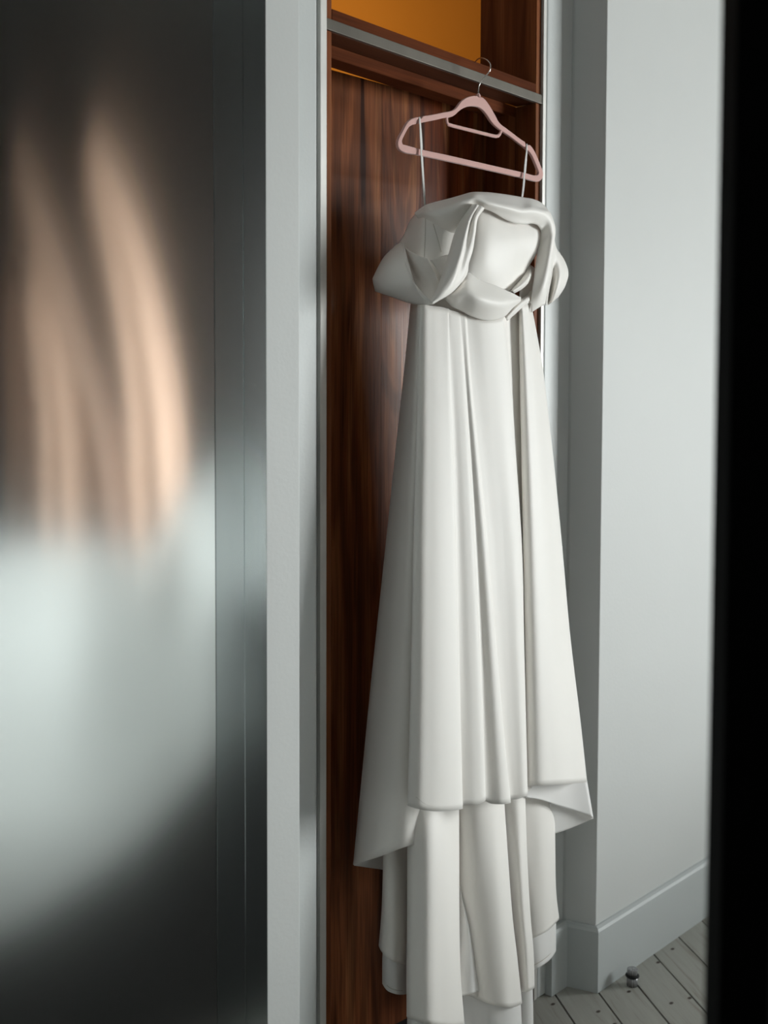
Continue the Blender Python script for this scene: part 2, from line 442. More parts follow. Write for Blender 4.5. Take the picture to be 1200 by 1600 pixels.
hrail('lintel', (FX0 + 0.017, FX1 - 0.0172, 0.0, 0.05, dz - 0.0178, dz - 0.0125), df)
hrail('stop_rail', (FX0 + 0.017, 1.969, 0.05, 0.092, 1.925, 1.9475), df)
box('stop', (1.945, 1.969, 0.05, 0.092, 0, 1.9255), MAT['frame_wood'], df, 0.001)

# door leaf: veneer boards side by side, each its own sheet
dl = bpy.data.objects.new('door_leaf', None); C.objects.link(dl); dl.parent = df; dl.location = (1.972 - 1.67, 0.128, 0)
edges = [0.0, 0.0945, 0.2075, 0.3155, 0.45, 0.61]
for i in range(5):
    mw = mat_wood('walnut_sheet_%s' % 'abcde'[i], (0.045, 0.014, 0.007), ((0.29, 0.070, 0.020), (0.26, 0.062, 0.019), (0.22, 0.072, 0.030), (0.30, 0.100, 0.038), (0.31, 0.108, 0.042))[i], (0.52, 0.205, 0.080), 0.30, 1.0, 1.0, 0.22, 0.0, 3.7 * i + 1.3)
    b = (-edges[i + 1] + 0.0003, -edges[i] - 0.0003, 0.0, 0.036, 0.006, 1.9492)
    bm = bmesh.new(); add_box(bm, *b); bmesh.ops.recalc_face_normals(bm, faces=bm.faces[:])
    me = bpy.data.meshes.new('veneer_sheet'); bm.to_mesh(me); bm.free()
    o = link('veneer_sheet', me, mw); o.parent = dl
dl.rotation_euler = (0, 0, math.radians(-4.0))

# lamp lighting the orange hall wall
lm = bpy.data.lights.new('hall_lamp', 'POINT'); lm.energy = 17; lm.color = (1.0, 0.72, 0.40); lm.shadow_soft_size = 0.12
lo = bpy.data.objects.new('hall_lamp', lm); C.objects.link(lo); lo.location = (2.9, 0.75, 2.75)

# ------------------------------------------------------------------ smoked mirror panel on the left
mp = empty('smoked_mirror_panel', (0.6, -0.085, 0), 'tall dark smoked mirror panel with blurred pale and peach reflections, left edge', 'mirror')
xe = at(417, 800, MIRROR_Y).x; xb = at(381, 800, MIRROR_Y).x; xa = at(336, 800, MIRROR_Y).x
box('mirror_field', (-0.6, xa, -0.085, -0.079, 0.02, 3.0), MAT['mirror'], mp)
box('mirror_stile', (xa + 0.0005, xb, -0.0858, -0.079, 0.02, 3.0), MAT['stile'], mp, 0.0004)
box('mirror_edge_strip', (xb + 0.0006, xe, -0.085, -0.079, 0.02, 3.0), MAT['stile'], mp, 0.0008)

# ------------------------------------------------------------------ black steel post close to the camera on the right
pc = CAM + (FW + RT * ((1166 - CX) / FPX)) * 0.80; pc.z = 0
bp = empty('black_steel_post', (pc.x, pc.y, 0), 'black steel doorframe post close to the camera along the right edge', 'post')
bm = bmesh.new(); add_box(bm, -0.0178, 0.0178, -0.02, 0.02, 0, ZC - 0.001)
Rp = Matrix.Rotation(YAW - math.pi / 2, 4, 'Z')
bmesh.ops.bevel(bm, geom=bm.edges[:], offset=0.002, segments=2, affect='EDGES')
me = bpy.data.meshes.new('post'); bm.to_mesh(me); bm.free(); o = link('post', me, MAT['black']); o.parent = bp
bm = bmesh.new(); add_box(bm, 0.0182, 0.06, -0.006, 0.016, 0.0, ZC - 0.001)
me = bpy.data.meshes.new('gasket_strip'); bm.to_mesh(me); bm.free(); o = link('gasket_strip', me, MAT['charcoal']); o.parent = bp
bp.rotation_euler = (0, 0, YAW - math.pi / 2)

# ------------------------------------------------------------------ door stop on the floor
sx, sy = 2.198, -0.128
ds = empty('door_stop', (sx, sy, 0), 'small brushed steel floor door stop with black rubber ring', 'door stop')
def lathe_child(name, prof, m):
    bm = bmesh.new(); add_lathe(bm, prof, 0, 0, 32); bmesh.ops.recalc_face_normals(bm, faces=bm.faces[:])
    me = bpy.data.meshes.new(name); bm.to_mesh(me); bm.free(); o = link(name, me, m); o.parent = ds
    for p in me.polygons: p.use_smooth = len(p.vertices) == 4
    return o
rr = 0.0125
lathe_child('steel_post', [(rr, 0.0), (rr, 0.019), (rr - 0.002, 0.0195), (rr - 0.002, 0.0255), (rr - 0.0005, 0.026), (rr - 0.0005, 0.0372), (rr - 0.0014, 0.0382), (rr - 0.003, 0.0385)], MAT['steel'])
lathe_child('rubber_ring', [(rr - 0.0015, 0.0190)] + [(rr + 0.0032 * math.sin(math.pi * t) ** 0.6, 0.0190 + 0.0072 * t) for t in (0.08, 0.2, 0.35, 0.5, 0.65, 0.8, 0.92)] + [(rr - 0.0015, 0.0262)], MAT['rubber'])

# ------------------------------------------------------------------ clothes hanger
HY = -0.028
hg = empty('clothes_hanger', tuple(at(745, 250, HY)), 'dusty pink velvet clothes hanger with metal hook, over the metal crossbar', 'hanger')
def zc(x, y): return (600 + x / 4.615, 60 + y / 4.615)
outer = [(665,418),(640,417),(605,424),(572,440),(543,466),(522,495),(505,513),(478,526),(430,535),(370,548),(310,559),(272,566),(262,580),(250,583),(243,573),(215,575),(190,584),(166,604),(146,634),(125,675),(103,715),(92,750),(94,778),(106,801),(127,816),(250,842),(450,885),(650,929),(850,974),(1000,1009),(1090,1031),(1112,1030),(1130,1014),(1139,985),(1136,958),(1124,925),(1106,880),(1085,832),(1064,795),(1044,772),(1031,770),(1021,778),(1012,768),(1010,752),(985,735),(930,694),(875,652),(832,620),(812,594),(795,560),(772,520),(748,480),(722,446),(695,424)]
inner = [(128,768),(120,745),(130,715),(152,672),(172,640),(196,624),(232,616),(285,604),(370,587),(440,571),(480,566),(508,548),(530,527),(560,506),(600,491),(640,488),(676,496),(706,518),(732,549),(760,592),(785,622),(815,648),(850,672),(900,706),(955,748),(1010,790),(1040,818),(1062,850),(1082,895),(1100,940),(1110,968),(1106,984),(1090,990),(1000,970),(850,936),(650,890),(450,844),(250,801)]
def curve_plate(name, loops, half, bev, m, parent, Y):
    cu = bpy.data.curves.new(name, 'CURVE'); cu.dimensions = '2D'; cu.fill_mode = 'BOTH'
    cu.extrude = half - bev; cu.bevel_depth = bev; cu.bevel_resolution = 2; cu.offset = -bev * 0.7
    for lp in loops:
        sp = cu.splines.new('POLY'); sp.points.add(len(lp) - 1); sp.use_cyclic_u = True
        for i, (x, y) in enumerate(lp):
            p = at(x, y, Y); sp.points[i].co = (p.x, p.z, 0, 1)
    tmp = bpy.data.objects.new('tmp', cu); C.objects.link(tmp)
    dg = bpy.context.evaluated_depsgraph_get()
    me = bpy.data.meshes.new_from_object(tmp.evaluated_get(dg)); me.name = name
    bpy.data.objects.remove(tmp); bpy.data.curves.remove(cu)
    me.transform(Matrix.Translation((0, Y, 0)) @ Matrix.Rotation(math.radians(90), 4, 'X'))
    me.materials.clear()
    return link(name, me, m, parent)
def smooth_loop(pts, k=3):
    P = np.array(pts + pts[:3] , float); out = cr(P, len(P) * k)
    # one period only
    P2 = np.array(pts[-3:] + pts + pts[:3], float); n = len(P2)
    d = np.linalg.norm(np.diff(P2, axis=0), axis=1) ** 0.75; Tt = np.concatenate([[0], np.cumsum(d)])
    full = cr(P2, 2000); t = np.linspace(0, Tt[-1], 2000)
    sel = full[(t >= Tt[3]) & (t < Tt[-4] + 0)]
    step = max(1, len(sel) // (len(pts) * k))
    return [tuple(p) for p in sel[::step]]
curve_plate('body', [[zc(*p) for p in smooth_loop(outer)], [zc(*p) for p in smooth_loop(inner)]], 0.0032, 0.0012, MAT['pink'], hg, HY)
bar = [zc(*p) for p in [(452,560),(451,585),(454,608),(464,622),(500,632),(600,657),(700,682),(780,702),(808,707),(824,703),(836,688),(846,664)]]
tube('inner_bar', [at(x, y, HY) for x, y in bar], 0.0034, MAT['pink'], hg, 10, 0.7)
tube('collar', [at(746.5, 153, HY), at(747.2, 149, HY), at(747.8, 147, HY)], [0.0058, 0.0048, 0.0030], MAT['pink'], hg, 12)
# hook in the plane across the rail
xh = at(747.5, 150, HY).x
hz0 = at(747.5, 150, HY).z
tipz = dz + 0.0225
hk = [(0, 0, -0.004), (0, 0, 0.010), (0.0005, -0.001, 0.020), (0.003, -0.006, 0.030), (0.0075, -0.0125, 0.0385), (0.0115, -0.0185, 0.048), (0.0135, -0.0185, 0.058),
      (0.0130, -0.011, 0.069), (0.0145, 0.003, 0.0765), (0.019, 0.017, 0.0785), (0.024, 0.028, 0.0755), (0.0275, 0.0385, 0.067), (0.028, 0.0415, 0.060)]
HK = cr([(xh + a, HY + b, hz0 + c) for a, b, c in hk], 48)
tube('hook', [tuple(p) for p in HK], 0.00135, MAT['hook'], hg, 10)

# ------------------------------------------------------------------ wedding dress
dr = empty('wedding_dress', tuple(at(745, 470, -0.09)), 'ivory satin off-shoulder wedding dress with long train, hanging from the pink hanger', 'dress')
S, L_ = MAT['satin'], MAT['lining']
def LA(x, y): return (570 + x / 6.316, 290 + y / 6.316)
def LB(x, y): return (720 + x / 6.316, 290 + y / 6.316)
def P(fn, x, y, d): a = fn(x, y); return (a[0], a[1], d)

# hanging straps (ribbon loops over the hanger arm notches)
def strap(x0, y0, x1, y1, x2, y2, d1):
    f = cr([tuple(at(x0, y0 - 0.5, HY - 0.001)), tuple(at(x0 + 0.3, y0 + 5, HY - 0.0052)), tuple(at((x0 + x1) / 2, (y0 + y1) / 2, HY - 0.007)), tuple(at(x1, y1, HY - 0.008)), tuple(at(x2, y2, d1))], 24)
    b = cr([tuple(at(x0, y0 - 0.5, HY - 0.001)), tuple(at(x0 + 1.0, y0 + 6, HY + 0.0055)), tuple(at((x0 + x1) / 2 + 1.6, (y0 + y1) / 2, HY + 0.007)), tuple(at(x1 + 1.5, y1, HY + 0.007)), tuple(at(x2 + 0.8, y2, d1 + 0.006))], 24)
    bm = bmesh.new(); add_tube(bm, [tuple(p) for p in f], 0.0030, 8, 0.28); add_tube(bm, [tuple(p) for p in b], 0.0030, 8, 0.28)
    return bm_obj('strap', bm, MAT['ribbon'], dr, 0, True)
strap(655.6, 184.5, 658.5, 245, 664.0, 323, -0.062)
strap(823.0, 226.5, 818.5, 280, 815.5, 310, -0.092)

# bodice, side seen inside the sleeve loop
side_sheet = loft('bodice_side', [
    [(655,328,-.035),(641,345,-.020),(630.5,369,-.012),(621,384,-.008),(626,430,-.010),(646,478,-.02)],
    [(660,324,-.050),(652,345,-.050),(645,370,-.044),(641,400,-.040),(648,440,-.042),(655,480,-.045)],
    [(664,322,-.060),(663,345,-.072),(661,372,-.075),(660,400,-.075),(662,440,-.075),(668,482,-.075)],
    [(676,317,-.072),(676,345,-.085),(676,372,-.090),(676,400,-.090),(680,440,-.088),(685,484,-.09)],
    [(692,313,-.082),(692,345,-.098),(692,372,-.102),(692,400,-.102),(697,440,-.10),(703,486,-.10)],
    [(722,305,-.090),(722,345,-.110),(722,372,-.114),(722,400,-.114),(722,440,-.112),(725,488,-.112)]], S, dr, 6, 34)
# bodice right side, seen under the right sleeve
loft('bodice_side', [
    [(818,405,-.092),(815,430,-.092),(812,460,-.095),(812,490,-.095)],
    [(826,412,-.082),(826,432,-.085),(825,458,-.088),(824,488,-.085)],
    [(838,421,-.065),(838,440,-.065),(836,462,-.066),(834,484,-.065)]], S, dr, 6, 20)
# bodice cup
loft('bodice_front', [
    [(728,318,-.105),(730,345,-.112),(729,372,-.118),(725,402,-.118),(722,440,-.115)],
    [(741,316,-.112),(744,342,-.124),(742,372,-.130),(738,405,-.128),(734,444,-.120)],
    [(760,318,-.118),(760,345,-.132),(758,372,-.139),(755,410,-.136),(752,450,-.122)],
    [(784,326,-.118),(784,352,-.133),(782,378,-.140),(779,415,-.136),(777,455,-.122)],
    [(800,332,-.115),(802,358,-.129),(801,380,-.135),(798,414,-.129),(794,457,-.116)],
    [(824,335,-.108),(825,358,-.118),(822,382,-.122),(815,410,-.114),(806,448,-.104)],
    [(843,337,-.104),(843,362,-.112),(836,390,-.113),(825,414,-.104),(811,445,-.096)],
    [(858,338,-.088),(853,362,-.096),(843,388,-.098),(828,413,-.092),(813,445,-.086)]], S, dr, 8, 40)

# neckline band folding over at the right into the sleeve
loft('neckline_drape', [
    [(648,333,-.046),(650,336,-.050),(653,340,-.052)],
    [(656,327,-.055),(659,334,-.068),(663,343,-.066)],
    [(664,321.5,-.066),(670,334,-.090),(678,352,-.083)],
    [(683,315.5,-.076),(688,332,-.110),(694,360,-.100)],
    [(703,310.5,-.085),(708,327,-.126),(714,363,-.113)],
    [(722,305,-.090),(726,316,-.132),(731,340,-.122)],
    [(736,301.2,-.094),(739,311,-.140),(742,324,-.128)],
    [(758,300.8,-.098),(759,309,-.132),(760,317,-.151),(762,323,-.143),(763,328,-.137)],
    [(783,303.3,-.100),(783,313,-.132),(784,323,-.155),(786,333,-.145),(788,342,-.139)],
    [(800,305.8,-.100),(800,316,-.130),(800,327,-.156),(801,338,-.145),(802,348,-.138)],
    [(816,308.7,-.098),(815,319,-.128),(814,330,-.154),(817,341,-.142),(821,350.5,-.135)],
    [(834,312.0,-.094),(832.5,320,-.126),(831,330,-.150),(830.5,341,-.140),(831,349,-.131)],
    [(847,318.5,-.090),(845,325,-.122),(843,333,-.146),(840,343,-.137),(838,351,-.128)],
    [(857,330.5,-.086),(854,340,-.138),(843,356,-.124)],
    [(863,344,-.084),(859,352,-.134),(845,364,-.113)],
    [(865.5,357,-.082),(861,364,-.131),(844,376,-.111)],
    [(864.5,374,-.082),(858,383,-.130),(841,390,-.109)],
    [(863.5,400,-.084),(854,405,-.130),(837.5,410,-.107)],
    [(862.5,425,-.088),(850,432,-.130),(834,438,-.114)],
    [(858,450,-.092),(846,456,-.126),(830,466,-.112)],
    [(853,475.5,-.094),(842,480,-.109),(830,488,-.106)]], S, dr, 6, 22, 0.002)
loft('sleeve_right_outer', [
    [(861,366,-.100),(862,400,-.104),(861,428,-.106),(856,452,-.104),(852,476,-.100)],
    [(865,372,-.082),(867,400,-.090),(865,428,-.080),(860,455,-.070),(857,476,-.070)],
    [(868,385,-.075),(873,405,-.088),(872,430,-.092),(867,455,-.094),(861,473,-.084)],
    [(872,393,-.066),(879,409,-.074),(881,432,-.078),(876,455,-.078),(868,467,-.068)],
    [(872.5,393.5,-.058),(881,408,-.058),(886.3,427,-.058),(882,443,-.058),(871,463,-.058)],
    [(866,392,-.044),(872,410,-.040),(876,427,-.040),(872,445,-.042),(862,462,-.046)]], S, dr, 6, 26, 0.002)

# left sleeve: strip from the centre knot down, then round and up to the left
loft('sleeve_left_strip', [
    [(735,319.5,-.120),(721.5,342,-.124),(711,364,-.128),(701.5,397,-.132),(694.5,418,-.136),(688,438,-.140),(680.5,458,-.142),(671.5,469.5,-.138)],
    [(741,319.5,-.142),(728,343,-.146),(718,366,-.150),(709,397,-.155),(702,420,-.160),(696,440,-.162),(687,458,-.160),(673,471,-.148)],
    [(746,320,-.150),(733,343,-.158),(726,367,-.162),(720,394,-.166),(714,415,-.168),(708,435,-.168),(696,456,-.164),(674,472.5,-.152)],
    [(748,321,-.146),(737,343,-.150),(731.5,368,-.154),(726,393,-.159),(720,415,-.160),(714,434,-.162),(700,457.5,-.160),(674.5,473.5,-.152)],
    [(752,322.5,-.150),(741,342,-.158),(737,368,-.160),(732.5,391,-.162),(727,412,-.162),(723,430,-.160),(706,455,-.156),(675,474.3,-.150)],
    [(757,325,-.130),(746,341,-.134),(742,367,-.138),(738,391,-.140),(731.8,412,-.142),(730,425,-.142),(713,450,-.142),(676,474.8,-.144)]], S, dr, 7, 60, 0.002)
loft('sleeve_left_outer', [
    [(582.5,436,.005),(583.5,441,0),(585,448,0),(586.5,454.5,.005)],
    [(590.8,418.5,-.002),(592,434,-.024),(595,450,-.028),(599,459,-.012)],
    [(601,401,-.010),(604,423,-.050),(608,447,-.056),(614,464,-.036)],
    [(613,389,-.018),(619,413,-.074),(626,443,-.084),(633,471,-.066)],
    [(623.5,379.5,-.026),(633,412,-.090),(642,445,-.106),(650,475,-.092)],
    [(634,413,-.092),(642,430,-.114),(651,452,-.126),(661,475.5,-.112)],
    [(645,440,-.110),(652,451,-.128),(660,464,-.136),(669,475.2,-.126)],
    [(659,457,-.124),(664,463,-.138),(669,470,-.142),(673,474.8,-.138)],
    [(671,469.5,-.136),(673,471.5,-.146),(674.5,473,-.148),(676,474.6,-.144)]], S, dr, 6, 30, 0.002)
# back of the sleeve loop, seen inside it
loft('sleeve_left_inner', [
    [(616,386,-.006),(620,405,-.020),(634,436,-.050),(655,464,-.088),(671,473,-.115)],
    [(624,383.5,-.014),(632,400,-.034),(645,430,-.064),(661,456,-.096),(673,472,-.117)],
    [(640,392,-.064),(647,408,-.074),(658,432,-.088),(669,452,-.104),(676,470,-.119)],
    [(657,401,-.082),(663,414,-.090),(670,432,-.102),(677,450,-.112),(680,466,-.121)],
    [(668,404,-.094),(674,417,-.102),(682,433,-.110),(688,450,-.118),(688,462,-.124)]], S, dr, 6, 26, 0.002)
loft('bodice_facing', [
    [(672,406,-.104),(678,414,-.108),(686,425,-.114),(691,436,-.120)],
    [(684,402,-.110),(688,410,-.114),(693,420,-.118),(697,432,-.122)],
    [(703,397,-.118),(705,406,-.120),(706,416,-.124),(706,428,-.126)]], S, dr, 6, 16, 0.0016)

# band under the bust
loft('waist_band', [
    [(668,452,-.100),(666,464,-.104),(664,478,-.098)],
    [(697,446,-.118),(696,460,-.130),(694,467.5,-.122)],
    [(712,438,-.124),(710,462,-.146),(706,478.5,-.130)],
    [(730,425.5,-.128),(727,458,-.158),(721,485.5,-.136)],
    [(751,438.5,-.138),(744,466,-.166),(737,494.5,-.140)],
    [(772,446,-.142),(766,473,-.168),(760,500.3,-.142)],
    [(790,454,-.142),(783,476,-.164),(776,498.5,-.140)],
    [(801,458.5,-.138),(794,475,-.156),(788,494.2,-.136)],
    [(808,462.5,-.130),(804,472,-.146),(800,481.8,-.130)],
    [(813.5,465,-.118),(813,468,-.126),(813,470.5,-.120)],
    [(812,463,-.104),(811.5,466,-.106),(811,469,-.104)]], S, dr, 7, 26, 0.002)
loft('waist_fold', [
    [(797,456,-.118),(800,455,-.132),(803,458,-.120)],
    [(806,446,-.114),(811,447.5,-.132),(814,452,-.118)],
    [(815,436,-.108),(821,438,-.124),(824,443,-.112)],
    [(822,425,-.100),(828,427,-.112),(830,433,-.100)],
    [(825.5,413.5,-.088),(829,419,-.096),(830,426,-.088)]], S, dr, 6, 16, 0.002)
loft('waist_tie', [
    [(788,494,-.122),(790,497,-.128),(792,501,-.120)],
    [(799,481,-.120),(802,485,-.132),(805,490,-.118)],
    [(812,470,-.112),(815,473,-.124),(818,478,-.112)],
    [(822,462,-.098),(826,466,-.110),(828,473,-.100)],
    [(831,452,-.076),(834,460,-.086),(834,472,-.080)]], S, dr, 6, 16, 0.002)

# ------------------------------------------------------------------ skirt
def yv(pts, y):                                    # x of an edge line at height y
    ys = [p[1] for p in pts]; xs = [p[0] for p in pts]; return float(np.interp(y, ys, xs))
L0 = [(643,470),(634,560),(628,623),(614,746),(603,850),(590,983),(573,1133),(557,1310),(552.5,1351)]
C1 = [(657,470),(656,507),(653,635),(649,810),(647,850),(643,1083),(638,1260)]
E1 = [(699,470),(700,518),(704,623),(710,781),(712,850),(716,1017),(722,1263)]
E2 = [(715,470),(718.5,498),(726,606),(736,752),(742,870),(749,1017),(758,1250)]
E3 = [(726,470),(729,530),(733,577),(745,693),(757,810),(763,870),(774,1000),(787,1150),(797.5,1254)]
E4 = [(783,470),(787,501),(797,582),(803,679),(812,795),(815.5,870),(818.5,1017),(824,1244)]
E5 = [(811,470),(811.5,500),(813,577),(816,722),(819,870),(822.5,1050),(824.5,1228)]
R0 = [(829,470),(843,545),(853,606),(865,722),(878,850),(893,1017),(909,1145),(917,1222)]
ROWS = [0.0, 0.12, 0.28, 0.48, 0.7, 0.88, 1.0]
def rib(fx, y0, y1, d0, d1, q=0.0):
    out = []
    for t in ROWS:
        y = y0 + (y1 - y0) * t
        out.append((fx(y), y, d0 + (d1 - d0) * t ** 0.95 - q * (t - t * t)))
    return out
def fe(e, dx=0.0, g=0.0): return lambda y: yv(e, y) + dx + g * (y - 470) / 780.0
def fm(a, b, t): return lambda y: yv(a, y) * (1 - t) + yv(b, y) * t

# left side panel (in half shade)
loft('skirt_side_left', [
    rib(fe(L0, 6, 10), 474, 1352, .030, .040),
    rib(fe(L0), 474, 1351, .012, .015),
    rib(fm(L0, C1, 0.22), 474, 1345, -.022, -.030),
    rib(fm(L0, C1, 0.55), 474, 1336, -.055, -.075),
    rib(fm(L0, C1, 0.9), 474, 1324, -.078, -.104),
    rib(fe(C1, 10, 10), 474, 1317, -.086, -.112),
    rib(fe(C1, 24, 30), 474, 1310, -.086, -.112),
    rib(fe(C1, 28, 39), 474, 1306, -.080, -.095)], S, dr, 6, 60, 0.002)
# front panel with its overlapping folds, left to right
front = [
    rib(fe(C1, 7, 4), 476, 1258, -.100, -.140),
    rib(fe(C1, 1.0), 476, 1257.5, -.107, -.154),
    rib(fe(C1, 0.0), 476, 1258.5, -.111, -.162),
    rib(fm(C1, E1, 0.14), 476, 1263, -.116, -.176),
    rib(fm(C1, E1, 0.42), 478, 1267, -.120, -.187),
    rib(fm(C1, E1, 0.80), 480, 1266.5, -.1235, -.192),
    rib(fe(E1, -1.2), 482, 1264, -.1255, -.188),
    rib(fe(E1, 0.2), 482, 1263, -.1258, -.182),
    rib(fe(E1, 0.8, -2.5), 482, 1259, -.1255, -.173, .012),
    rib(fm(E1, E2, 0.16), 484, 1257.5, -.1265, -.177),
    rib(fm(E1, E2, 0.55), 486, 1257.5, -.128, -.184),
    rib(fe(E2, -1.5), 488, 1252, -.1292, -.186),
    rib(fe(E2, 0.0), 488, 1249, -.1294, -.181),
    rib(fe(E2, 0.6, -2.2), 489, 1250, -.1292, -.172, .012),
    rib(fm(E2, E3, 0.22), 489, 1255.5, -.1297, -.175),
    rib(fm(E2, E3, 0.60), 490, 1256.5, -.1305, -.186),
    rib(fe(E3, -1.8), 490, 1255, -.1312, -.187),
    rib(fe(E3, 0.0), 491, 1253, -.1310, -.180),
    rib(fe(E3, 0.8, -4), 492, 1249, -.1302, -.167, .016),
    rib(fm(E3, E4, 0.10), 494, 1249, -.1315, -.166, .012),
    rib(fm(E3, E4, 0.42), 498, 1248.5, -.138, -.170),
    rib(fm(E3, E4, 0.80), 497, 1245, -.140, -.175),
    rib(fe(E4, -1.2), 494, 1243, -.137, -.170),
    rib(fe(E4, 0.0), 492, 1242, -.132, -.163),
    rib(fe(E4, -3.0, 1.5), 490, 1240, -.112, -.138),
    rib(fm(E4, E5, 0.45), 486, 1238, -.098, -.128),
    rib(fe(E5, 5.0, 0), 480, 1232, -.094, -.128),
    rib(fe(E5, 1.0), 477, 1229, -.100, -.145),
    rib(fe(E5, 0.0), 476, 1227.5, -.105, -.156),
    rib(fm(E5, R0, 0.14), 474, 1227.5, -.112, -.170),
    rib(fm(E5, R0, 0.45), 474, 1226, -.112, -.176),
    rib(fm(E5, R0, 0.78), 474, 1224, -.100, -.162),
    rib(fe(R0, -0.5), 475, 1222, -.086, -.138),
    rib(fe(R0, -3, -5), 476, 1221, -.072, -.112)]
front_sheet = loft('skirt_front', front, S, dr, 5, 80, 0.002)
# right side flap below the front hem: the panel's inside turned to the camera
loft('skirt_side_right', [
    [(800,1180,-.105),(812,1215,-.105),(821,1246,-.105)],
    [(830,1180,-.102),(836,1215,-.100),(842,1249,-.098)],
    [(858,1180,-.100),(862,1215,-.097),(867,1257,-.094)],
    [(885,1170,-.100),(892,1215,-.098),(899,1267,-.096)],
    [(904,1140,-.104),(916,1215,-.106),(926.5,1276.5,-.106)]], L_, dr, 6, 30, 0.002)
loft('skirt_hem_right', [
    [(926.8,1275.5,-.108),(926.9,1277,-.107),(927,1278,-.104)],
    [(905,1268,-.092),(906,1276,-.088),(906,1287.5,-.084)],
    [(880,1258,-.084),(881,1276,-.076),(881,1297.5,-.070)],
    [(858,1252,-.080),(860,1274,-.070),(860,1304,-.062)]], L_, dr, 6, 16, 0.002)
loft('skirt_hem_left', [
    [(552.5,1350,.013),(552.5,1351,.015),(553,1352,.017)],
    [(572,1342,.018),(572,1349,.022),(573,1355,.026)],
    [(600,1333,.022),(600,1346,.028),(601,1359,.034)]], L_, dr, 6, 10, 0.002)
# the skirt's back, hanging flat against the doorway
loft('skirt_back', [
    rib(fe(L0, 4, 8), 476, 1330, .032, .040),
    rib(fm(L0, R0, 0.3), 476, 1340, .010, .010),
    rib(fm(L0, R0, 0.6), 476, 1330, -.026, -.050),
    rib(fe(R0, -4, -20), 476, 1262, -.050, -.070)], L_, dr, 6, 40, 0.002)

# ------------------------------------------------------------------ train
def seam_on(o, marks, r=0.0008, n=16, name='seam'):
    """a stitched seam lying on a cloth sheet"""
    from mathutils.bvhtree import BVHTree
    me = o.data; t = BVHTree.FromPolygons([v.co.copy() for v in me.vertices], [tuple(p.vertices) for p in me.polygons])
    off = o.matrix_parent_inverse.translation + Vector(dr.location); pts = []
    for x, y in cr(np.array(marks, float), n):
        d = (at(x, y, 0.0) - CAM).normalized(); hit = t.ray_cast(CAM, d)[0]
        if hit is not None: pts.append(hit - d * 0.0009)
    if len(pts) > 2: tube(name, pts, r, MAT['seam'], dr, 6)
def train(name, ribs, m=S, nu=6, nv=44): return loft(name, ribs, m, dr, nu, nv, 0.002)
seam_on(side_sheet, [(665,338),(664.5,365),(663.5,392),(662.5,410)], 0.0007)
seam_on(side_sheet, [(677,350),(683,370),(690,394)], 0.0007)
seam_on(front_sheet, [(649.5,1245),(668,1258),(690,1259.5),(712,1256.5)], 0.0004, 24, 'hem_stitch')
# left narrow fold
train('train_fold', [
    [(612,1290,-0.016),(612,1360,-0.016),(610,1440,-0.016),(605,1490,-0.016)],
    [(600,1290,-0.020),(599,1360,-0.022),(597,1420,-0.024),(592.5,1478,-0.026)],
    [(604,1290,-0.032),(603,1360,-0.038),(602,1430,-0.044),(600,1491,-0.048)],
    [(616,1290,-0.040),(615,1360,-0.050),(614,1430,-0.058),(613,1501,-0.064)],
    [(628,1290,-0.040),(628,1360,-0.050),(628,1430,-0.058),(628,1506,-0.062)],
    [(636,1290,-0.032),(636,1360,-0.036),(636,1430,-0.040),(636.5,1507,-0.042)],
    [(642,1290,-0.022),(642,1360,-0.024),(642,1430,-0.026),(642,1506,-0.026)]])
train('train_lining', [
    [(604,1470,-0.014),(602,1500,-0.014),(600,1540,-0.016)],
    [(599,1475,-0.020),(598,1505,-0.022),(598,1537,-0.022)],
    [(606,1480,-0.034),(606,1515,-0.038),(606,1548,-0.040)],
    [(618,1480,-0.044),(618,1515,-0.050),(618,1553,-0.052)],
    [(628,1480,-0.044),(629,1515,-0.048),(629,1554,-0.050)],
    [(633,1480,-0.036),(634,1515,-0.038),(634.5,1553,-0.038)],
    [(642,1480,-0.022),(642,1515,-0.022),(642,1550,-0.022)]], L_)
# broad front fold
train('train_fold', [
    [(644,1240,-.070),(644,1330,-.072),(644,1430,-.074),(642,1520,-.076),(640,1592,-.076)],
    [(637,1240,-.078),(637,1330,-.084),(637,1430,-.090),(636,1520,-.094),(636,1588,-.096)],
    [(644,1240,-.096),(644,1330,-.108),(643,1430,-.118),(642,1520,-.126),(643,1592,-.130)],
    [(664,1240,-.110),(664,1330,-.130),(664,1430,-.142),(664,1520,-.150),(665,1599,-.154)],
    [(690,1240,-.112),(691,1330,-.134),(692,1430,-.146),(693,1520,-.152),(694,1604,-.156)],
    [(710,1240,-.104),(711,1330,-.120),(712,1430,-.130),(714,1520,-.138),(718,1603,-.142)],
    [(716.5,1240,-.094),(716.8,1330,-.104),(717,1420,-.112),(719,1520,-.120),(725,1600,-.124)],
    [(713,1240,-.080),(713,1330,-.084),(713,1430,-.088),(714,1520,-.092),(716,1598,-.094)]])
train('train_lining', [
    [(642,1560,-.080),(641,1600,-.082),(640,1690,-.084)],
    [(638,1560,-.092),(637,1600,-.096),(636,1692,-.098)],
    [(648,1560,-.118),(647,1605,-.124),(646,1700,-.128)],
    [(680,1560,-.140),(682,1610,-.146),(684,1712,-.150)],
    [(712,1560,-.130),(716,1610,-.134),(720,1712,-.138)],
    [(718,1560,-.112),(724,1605,-.118),(728,1700,-.120)],
    [(712,1560,-.090),(714,1600,-.092),(716,1690,-.094)]], L_)
